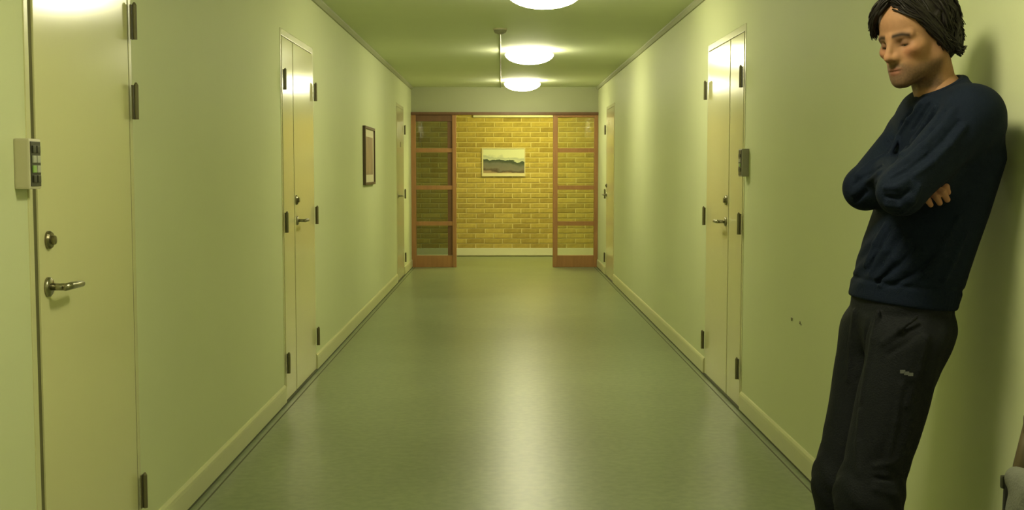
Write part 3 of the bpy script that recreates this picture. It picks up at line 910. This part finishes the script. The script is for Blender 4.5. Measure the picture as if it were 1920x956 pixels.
def head_sdf(P):
    Q = P.copy(); Q[:, 1] = np.abs(Q[:, 1])            # symmetric
    d = ell(Q, (-.012, 0, .033), (.091, .073, .084))
    d = smin(d, ell(Q, (.030, 0, .045), (.060, .062, .055)), .04)
    d = smin(d, ell(Q, (.032, 0, -.035), (.055, .055, .074)), .04)
    d = smin(d, rc(Q, (.000, .050, -.058), (.074, .012, -.100), .020, .016), .030)      # jaw
    d = smin(d, rc(Q, (-.004, .054, -.02), (.000, .050, -.058), .018, .018), .025)
    d = smin(d, ell(Q, (.083, 0, -.102), (.015, .019, .015)), .016)                      # chin
    d = smin(d, ell(Q, (.060, .045, -.024), (.024, .020, .016)), .025)                   # cheekbone
    d = smin(d, ell(Q, (.074, 0, -.068), (.021, .030, .026)), .036)                      # muzzle
    # eye sockets, brow
    d = smax(d, -ell(Q, (.096, .033, -.004), (.0185, .020, .0125)), .014)
    d = smin(d, rc(Q, (.0885, .011, .0125), (.073, .047, .0135), .0092, .0075), .014)
    # nose
    d = smin(d, rc(Q, (.090, 0, .012), (.1125, 0, -.030), .0075, .0085), .014)
    d = smin(d, rc(Q, (.084, .007, -.006), (.091, .011, -.036), .0085, .0085), .014)
    d = smin(d, ell(Q, (.115, 0, -.036), (.0105, .0095, .0085)), .008)
    d = smin(d, ell(Q, (.100, .0108, -.040), (.011, .0065, .0078)), .011)
    d = smax(d, -ell(Q, (.106, .0065, -.0475), (.006, .0035, .004)), .003)
    # lids with a narrow, lowered slit
    lid = np.sqrt(((Q - V3(.0725, .0325, -.005)) ** 2).sum(1)) - .0143
    d = smin(d, lid, .004)
    d = smax(d, -ell(Q, (.088, .0325, -.0115), (.010, .0120, .0017)), .0015)
    # lips
    d = smin(d, ell(Q, (.0935, .006, -.0680), (.009, .014, .0048)), .006)
    d = smin(d, ell(Q, (.0925, 0, -.0780), (.009, .017, .0058)), .006)
    d = smax(d, -ell(Q, (.102, 0, -.0728), (.009, .024, .0011)), .002)
    d = smax(d, -rc(Q, (.103, 0, -.055), (.103, 0, -.062), .0030, .0035), .005)        # philtrum
    # ear
    e = ell(Q, (-.008, .077, -.012), (.016, .008, .031))
    e = smax(e, -ell(Q, (-.004, .086, -.012), (.009, .007, .018)), .005)
    d = smin(d, e, .008)
    # neck
    n = rc(P, (-.030, 0, -.05), NL, .053, .053)
    n = smin(n, rc(P, (-.02, .047, -.055), NL + V3(.040, .014, .01), .012, .012), .02)
    n = smin(n, rc(P, (-.02, -.047, -.055), NL + V3(.040, -.014, .01), .012, .012), .02)
    n = smin(n, ell(P, NL * .55 + V3(.028, 0, -.03), (.016, .013, .018)), .02)
    return smin(d, n, .028)

def fbm(P, f):
    return (np.sin(P[:, 0] * f + 2 * np.sin(P[:, 1] * f * .7)) + np.sin(P[:, 1] * f * 1.3 + 2 * np.sin(P[:, 2] * f * .9)) + np.sin(P[:, 2] * f * 1.1 + 2 * np.sin(P[:, 0] * f * .8))) / 3

SKIN = np.array([.355, .185, .098]); BEARD = np.array([.085, .058, .040]); LIP = np.array([.27, .105, .070]); BROW = np.array([.022, .014, .008])
def ss(x, a, b):
    t = np.clip((x - a) / (b - a), 0, 1); return t * t * (3 - 2 * t)
def head_cols(v):
    x, y, z = v[:, 0], np.abs(v[:, 1]), v[:, 2]
    col = np.tile(SKIN, (len(v), 1)) * (1 + .05 * fbm(v, 260)[:, None])
    def mixin(m, c):
        nonlocal col
        col = col * (1 - m[:, None]) + np.asarray(c) * m[:, None]
    mixin(.35 * np.exp(-(((x - .075) / .03) ** 2 + ((y - .045) / .02) ** 2 + ((z + .028) / .018) ** 2)), (.42, .13, .075))   # cheek
    mixin(.3 * np.exp(-(((x - .118) / .014) ** 2 + (y / .012) ** 2 + ((z + .036) / .012) ** 2)), (.46, .20, .12))
    # beard shadow: jaw, chin, upper lip
    b1 = ss(-z, .048, .075) * ss(x, -.012, .012) * (1 - ss(-z, .128, .145))
    cheek = 1 - np.exp(-(((z + .045) / .020) ** 2 + ((y - .045) / .016) ** 2)) * .8
    b2 = np.exp(-((z + .060) / .007) ** 2 - (y / .030) ** 4) * (x > .07)
    mixin(np.clip(.80 * b1 * cheek + .72 * b2, 0, .86) * (.85 + .15 * fbm(v, 700)), BEARD)
    mixin(np.exp(-((z + .0732) / .0095) ** 4 - (y / .021) ** 4) * (x > .084) * .8, LIP)
    # brows and lashes, then shade painted into the eye sockets
    zb = .0155 + .0015 * ss(y, .010, .030) - .006 * ss(y, .032, .054)
    mixin(np.exp(-((z - zb) / .0060) ** 2) * ss(y, .008, .014) * (1 - ss(y, .050, .056)) * (x > .05) * 1.0, BROW)
    mixin(np.exp(-((z + .0112) / .0026) ** 2) * np.exp(-((y - .0325) / .013) ** 4) * (x > .07) * .85, BROW)
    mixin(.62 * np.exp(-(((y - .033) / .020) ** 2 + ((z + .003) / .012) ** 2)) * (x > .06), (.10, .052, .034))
    return col

def skin_mat():
    m, nt, b = _mat('skin')
    a = nt.nodes.new('ShaderNodeAttribute'); a.attribute_name = 'tone'
    nt.links.new(a.outputs['Color'], b.inputs['Base Color'])
    b.inputs['Roughness'].default_value = 0.6
    b.inputs['Specular IOR Level'].default_value = 0.22
    b.inputs['Subsurface Weight'].default_value = 0.08
    b.inputs['Subsurface Radius'].default_value = (.006, .003, .0015)
    b.inputs['Subsurface Scale'].default_value = 1.0
    tc = nt.nodes.new('ShaderNodeTexCoord')
    n = nt.nodes.new('ShaderNodeTexNoise'); n.inputs['Scale'].default_value = 420; n.inputs['Detail'].default_value = 3
    nt.links.new(tc.outputs['Object'], n.inputs['Vector'])
    bp = nt.nodes.new('ShaderNodeBump'); bp.inputs['Strength'].default_value = .12; bp.inputs['Distance'].default_value = .003
    nt.links.new(n.outputs[0], bp.inputs['Height']); nt.links.new(bp.outputs[0], b.inputs['Normal'])
    return m
M['skin'] = skin_mat()

hv, hf = surface(head_sdf, (-.125, -.105, -.235), (.145, .105, .13), .0023)
hcol = head_cols(hv)
hv = to_world(hv)

# ---- right hand: forearm end, palm, four fingers curled round the left upper arm, thumb
FING = [   # root, knuckle bend, tip joint, tip
    [(1.030, 2.828, 1.286), (1.047, 2.806, 1.266), (1.062, 2.790, 1.250), (1.069, 2.795, 1.237)],
    [(1.018, 2.824, 1.275), (1.035, 2.800, 1.254), (1.053, 2.783, 1.236), (1.064, 2.785, 1.220)],
    [(1.005, 2.822, 1.264), (1.021, 2.798, 1.243), (1.037, 2.783, 1.226), (1.046, 2.786, 1.212)],
    [(.992, 2.824, 1.252), (1.006, 2.800, 1.232), (1.018, 2.787, 1.218), (1.026, 2.790, 1.207)]]
FR = [.0088, .0092, .0088, .0078]
def hand_sdf(P):
    d = rc(P, (.98, 2.93, 1.255), (1.03, 2.862, 1.262), .028, .026)
    d = smin(d, ell(P, (1.015, 2.845, 1.265), (.030, .022, .032)), .02)
    for q, r in zip(FING, FR):
        f = chain(P, q, [r * 1.05, r, r * .94, r * .82], .004)
        d = smin(d, f, .003)
    d = smin(d, chain(P, [(1.03, 2.868, 1.285), (1.05, 2.862, 1.310), (1.062, 2.850, 1.330)], [.012, .0105, .009], .006), .008)
    return d
av, af = surface(hand_sdf, (.94, 2.76, 1.18), (1.10, 2.97, 1.36), .0022)
# ---- left hand, tucked under the right upper arm
def hand2_sdf(P):
    d = rc(P, (1.0, 3.02, 1.29), (1.02, 3.10, 1.305), .026, .024)
    d = smin(d, ell(P, (1.024, 3.12, 1.308), (.020, .036, .032)), .02)
    for i in range(4):
        z0 = 1.332 - i * .019
        d = smin(d, chain(P, [(1.028, 3.14, z0), (1.036, 3.175, z0 - .004), (1.030, 3.20, z0 - .008), (1.018, 3.215, z0 - .010)], [.009, .0088, .0082, .007], .004), .003)
    d = smin(d, chain(P, [(1.01, 3.10, 1.325), (1.006, 3.12, 1.345), (1.005, 3.14, 1.358)], [.011, .010, .008], .006), .008)
    return d
lv, lf = surface(hand2_sdf, (.95, 2.97, 1.22), (1.09, 3.25, 1.39), .003)
# ---- the rest of the body under the clothes
def core_sdf(P):
    d = smax(torso(P, -.02), P[:, 2] - 1.50, .02)
    d = smax(d, .89 - P[:, 2], .05)
    d = smin(d, rc(P, NECK - V3(0, 0, .06), NECK + V3(-.005, 0, .01), .055, .055), .03)
    for a, b, c in ((SH_N, EL_N, WR_N), (SH_F, EL_F, WR_F)):
        d = smin(d, chain(P, [a, b, c], [.048, .038, .028], .02), .03)
    for h, k, a in (((1.033, 2.915, .88), (.922, 2.895, .455), (.945, 2.905, .05)), ((1.010, 3.085, .88), (.915, 3.075, .45), (.905, 3.085, .05))):
        d = smin(d, chain(P, [h, k, a], [.050, .045, .034], .03), .03)
    return d
cv, cf = surface(core_sdf, (.78, 2.65, .0), (1.30, 3.30, 1.56), .012)
cols = np.concatenate([hcol, np.tile(np.array([.32, .155, .098]), (len(av), 1)) * (1 + .06 * fbm(av, 150)[:, None]), np.tile(SKIN * .95, (len(lv), 1)), np.tile(SKIN, (len(cv), 1))])
person = mesh_obj('person', [(hv, hf), (av, af), (lv, lf), (cv, cf)], M['skin'], cols=cols)
tag(person, 'person in navy sweater leaning on the right wall with crossed arms and lowered head', 'person')

mesh_obj('sweater', [surface(sweater_sdf, (.84, 2.64, .90), (1.30, 3.28, 1.58), .0036)], M['sweater'], person)
tr = mesh_obj('trousers', [surface(trousers_sdf, (.78, 2.75, .03), (1.22, 3.22, 1.02), .0055)], M['trousers'], person)
for A in ((.945, 2.905, .085), (.905, 3.085, .085)):
    s = mesh_obj('shoe', [surface(shoe_sdf(A), (A[0] - .26, A[1] - .11, .0), (A[0] + .12, A[1] + .09, .18), .005)], M['shoe'], person)
    bm = nb()
    pts = [(.085, .0), (.06, .042), (-.04, .045), (-.15, .022), (-.205, -.015), (-.212, -.045), (-.17, -.078), (-.06, -.052), (.06, -.042)]
    lo_ = [bm.verts.new((A[0] + x, A[1] + y, 0)) for x, y in pts]; hi_ = [bm.verts.new((A[0] + x, A[1] + y, .016)) for x, y in pts]
    for i in range(len(pts)): bm.faces.new((lo_[i], lo_[(i + 1) % len(pts)], hi_[(i + 1) % len(pts)], hi_[i]))
    bm.faces.new(lo_[::-1]); bm.faces.new(hi_)
    obj('sole', bm, M['sole'], s)
# ribbed collar and hem band
def ring_pts(c, n_, ra, rb, k=40):
    f = BF - n_ * float(BF @ n_); f = f / np.linalg.norm(f); l = np.cross(n_, f)
    return [c + f * ra * math.cos(2 * math.pi * i / k) + l * rb * math.sin(2 * math.pi * i / k) for i in range(k + 1)]
bm = nb(); tube(bm, ring_pts(COL_C - COL_N * .004, COL_N, .057, .061), .0085, 8, cap=False)
obj('collar', bm, M['rib'], person, smooth=True)

# eyes
for s in (1, -1):
    c = to_world(V3(.0725, .0325 * s, -.005))
    bm = nb(); bmesh.ops.create_uvsphere(bm, u_segments=20, v_segments=14, radius=.0128 * HS)
    bmesh.ops.translate(bm, verts=bm.verts, vec=Vector(c.tolist()))
    e = obj('eye', bm, M['eye'], person, smooth=True)
    g = HF_ * .72 - HU_ * .69
    bm = nb(); bmesh.ops.create_uvsphere(bm, u_segments=16, v_segments=10, radius=.0062)
    bmesh.ops.translate(bm, verts=bm.verts, vec=Vector((c + g * .0076).tolist()))
    obj('iris', bm, M['iris'], e, smooth=True)

# ---- hair: a cap over the skull with wavy locks
def hair_sdf(P):
    x, y, z = P[:, 0], P[:, 1], P[:, 2]
    ay = np.abs(y)
    Q = P.copy(); Q[:, 1] = ay
    d = ell(P, (-.018, 0, .036), (.104, .088, .097))
    d = smin(d, ell(P, (-.058, 0, -.02), (.056, .076, .066)), .03)
    d = smin(d, ell(Q, (-.024, .054, .0), (.046, .031, .054)), .025)
    cut = .888 * (x - .080) - .46 * (z - .080)
    side = x - (.028 - .35 * np.clip(.02 - z, 0, .1))
    cut = np.maximum(cut, np.where(ay > .055, side, -1))
    d = smax(d, cut, .010)
    d = smax(d, (-.072 + .30 * (x + .05)) - z, .015)
    lock = .0025 * np.sin(ay * 190 + 3 * np.sin(z * 60 + x * 45) + x * 60) + .002 * np.sin(x * 150 + z * 70 + 2 * np.sin(y * 80))
    return d + lock
capv, capf = surface(hair_sdf, (-.15, -.12, -.12), (.13, .12, .16), .003)
bm = nb()
def lockpath(pts, r0, n=5, seg=11, wob=.003, strands=6, spread=.006):
    """a tuft: smooth a polyline (head coordinates) and sweep several thin strands along it, closing towards the tip"""
    P = np.array(pts, float)
    t = np.linspace(0, 1, len(P)); tt = np.linspace(0, 1, seg)
    Q0 = np.stack([np.interp(tt, t, P[:, i]) for i in range(3)], 1)
    for _ in range(3): Q0[1:-1] = .25 * Q0[:-2] + .5 * Q0[1:-1] + .25 * Q0[2:]
    ph = RNG.uniform(0, 6.28, 3); fr = RNG.uniform(6, 10)
    Q0 += wob * np.sin(tt[:, None] * fr + ph) * tt[:, None]
    for k in range(strands):
        off = RNG.normal(0, spread, 3) * .7
        cl = (1 - .65 * tt ** 1.5)[:, None]
        Q = Q0 + off * cl + .0012 * np.sin(tt[:, None] * RNG.uniform(5, 14) + RNG.uniform(0, 6.28, 3))
        m = int(seg * RNG.uniform(.82, 1.0))
        Q = Q[:max(m, 6)]
        W = to_world(Q.astype(np.float32))
        u = np.linspace(0, 1, len(Q))
        rr = r0 * RNG.uniform(.8, 1.15) * np.clip(np.sin(np.pi * (0.16 + .80 * u)), .12, 1) ** .7
        tube(bm, [tuple(map(float, p)) for p in W], [float(r) for r in rr], n)
def onskull(th, ph, r=1.0):
    """th: angle down from the crown, ph: angle round from the front towards the left"""
    return np.array([-.018 + .103 * r * math.sin(th) * math.cos(ph), .087 * r * math.sin(th) * math.sin(ph), .036 + .096 * r * math.cos(th)])
# side and back tufts: fall from the crown, over the ears, curl out at the nape
for i in range(260):
    ph = RNG.uniform(72, 288) * math.pi / 180
    th0 = RNG.uniform(.10, .9)
    th1 = RNG.uniform(1.55, 1.85)
    sgn = 1 if ph < math.pi else -1
    sweep = RNG.uniform(.15, .5) * sgn * (0.2 if abs(ph - math.pi) < .5 else 1)
    pts = [onskull(th0 + (th1 - th0) * k / 5, ph + sweep * k / 5, 1.01 + .035 * RNG.uniform(0, 1)) for k in range(6)]
    e = pts[-1].copy(); back = max(0, -math.cos(ph))
    drop = RNG.uniform(.022, .064) * (0.58 + .55 * back)
    pts.append(e + np.array([-.004 * back, 0, -drop]))
    fl = RNG.uniform(.0, .016)
    out = np.array([math.cos(ph + sweep) - .4, math.sin(ph + sweep) * .6, 0]); out /= np.linalg.norm(out)
    pts.append(pts[-1] + out * fl + np.array([-.004 * back, 0, -RNG.uniform(.004, .018)]))
    lockpath(pts, RNG.uniform(.0026, .0040), wob=.006)
# top tufts swept from the parting on the left over to the right
for i in range(60):
    x0 = RNG.uniform(-.07, .052)
    y0 = RNG.uniform(-.005, .035)
    zt = .036 + .096 * math.sqrt(max(0.02, 1 - ((x0 + .018) / .106) ** 2 - (y0 / .090) ** 2))
    pts = [np.array([x0, y0, zt - .004])]
    for k in range(1, 7):
        u = k / 6
        yy = y0 - (.095 + y0) * math.sin(u * 1.57)
        xx = x0 + .022 * math.sin(u * 3.0) * (1 if x0 > 0 else .3)
        q = 1 - ((xx + .018) / .109) ** 2 - (yy / .094) ** 2
        zz = .036 + .100 * math.sqrt(max(0.0, q))
        pts.append(np.array([xx, yy, min(pts[-1][2] + .004, zz) - (.025 if u > .9 else 0)]))
    lockpath(pts, RNG.uniform(.0026, .0038), wob=.003)
for i in range(60):
    x0 = RNG.uniform(-.06, .055); y0 = RNG.uniform(.015, .038)
    zt = .036 + .096 * math.sqrt(max(0.02, 1 - ((x0 + .018) / .106) ** 2 - (y0 / .090) ** 2))
    ph0 = math.radians(RNG.uniform(62, 100) + max(0, -x0) * 500)
    lockpath([np.array([x0, y0, zt - .002]), onskull(.62, ph0, 1.03), onskull(.95, ph0 + .12, 1.035), onskull(1.25, ph0 + .25, 1.035), onskull(1.55, ph0 + .38, 1.03)], RNG.uniform(.0025, .0038), wob=.004)
# fringe falling beside the right temple
for i in range(26):
    x0 = RNG.uniform(.030, .070); y0 = RNG.uniform(-.02, .03)
    e = np.array([RNG.uniform(.064, .090), -RNG.uniform(.054, .074), RNG.uniform(.000, .040)])
    m1 = np.array([.094 + RNG.uniform(-.006, .006), -.024 + RNG.uniform(-.012, .012), .092 + RNG.uniform(-.008, .012)])
    m2 = np.array([.097 + RNG.uniform(-.006, .004), -.054 + RNG.uniform(-.008, .006), .060 + RNG.uniform(-.012, .012)])
    lockpath([np.array([x0, y0, .115 + RNG.uniform(-.004, .008)]), m1, m2, e], RNG.uniform(.0024, .0036), wob=.003, spread=.005)
# near temple, swept back from the brow over the ear
for i in range(80):
    x0 = RNG.uniform(.040, .078); z0 = RNG.uniform(.082, .118); y0 = RNG.uniform(.006, .040)
    lockpath([np.array([x0, y0, z0]), np.array([x0 - .012 + RNG.uniform(-.01, .010), .060 + RNG.uniform(-.006, .006), z0 - .028]),
              np.array([.034 + RNG.uniform(-.016, .012), .080 + RNG.uniform(-.003, .004), .030 + RNG.uniform(-.02, .015)]),
              np.array([.006 + RNG.uniform(-.020, .012), .090 + RNG.uniform(-.003, .004), -.016 + RNG.uniform(-.015, .010)]),
              np.array([-.034 + RNG.uniform(-.025, .02), .086 + RNG.uniform(-.006, .006), -.056 + RNG.uniform(-.014, .012)])], RNG.uniform(.0024, .0038), wob=.005)
# curls turned outwards at the nape
for i in range(46):
    ph = RNG.uniform(100, 262) * math.pi / 180
    c, sn = math.cos(ph), math.sin(ph)
    r = RNG.uniform(.96, 1.02)
    z0 = RNG.uniform(-.01, .035)
    p0 = np.array([-.022 + .098 * r * c, .086 * r * sn, z0])
    o_ = np.array([c, sn * .8, 0])
    p1 = p0 + o_ * .004 + np.array([.004, 0, -.028]); p2 = p1 + np.array([.008, 0, -.026]) - o_ * .006
    k = RNG.uniform(.010, .024)
    p3 = p2 + o_ * k * .7 + np.array([0, 0, -.010]); p4 = p3 + o_ * k * .7 + np.array([0, 0, RNG.uniform(.000, .010)])
    lockpath([p0, p1, p2, p3, p4], RNG.uniform(.0026, .0038), wob=.003)
hair_tubes = bm
me = bpy.data.meshes.new('tmp'); bmesh.ops.recalc_face_normals(bm, faces=bm.faces)
capo = mesh_obj('hair', [(to_world(capv), capf)], M['hair'], person)
bm.from_mesh(capo.data)
bm.to_mesh(capo.data); bm.free()
for p_ in capo.data.polygons: p_.use_smooth = True
bpy.data.meshes.remove(me)

# embroidered mark on the left thigh
bm = nb()
for k, (dx, dz) in enumerate(((-.010, .004), (0, 0), (.010, -.003))):
    box(bm, .983 + dx - .006, .983 + dx + .006, 2.806, 2.8085, .790 + dz - .004, .790 + dz + .004)
obj('embroidered_mark', bm, M['mark'], tr)

# the figure stands with its back against the wall
person.location = (.020, .060, 0)
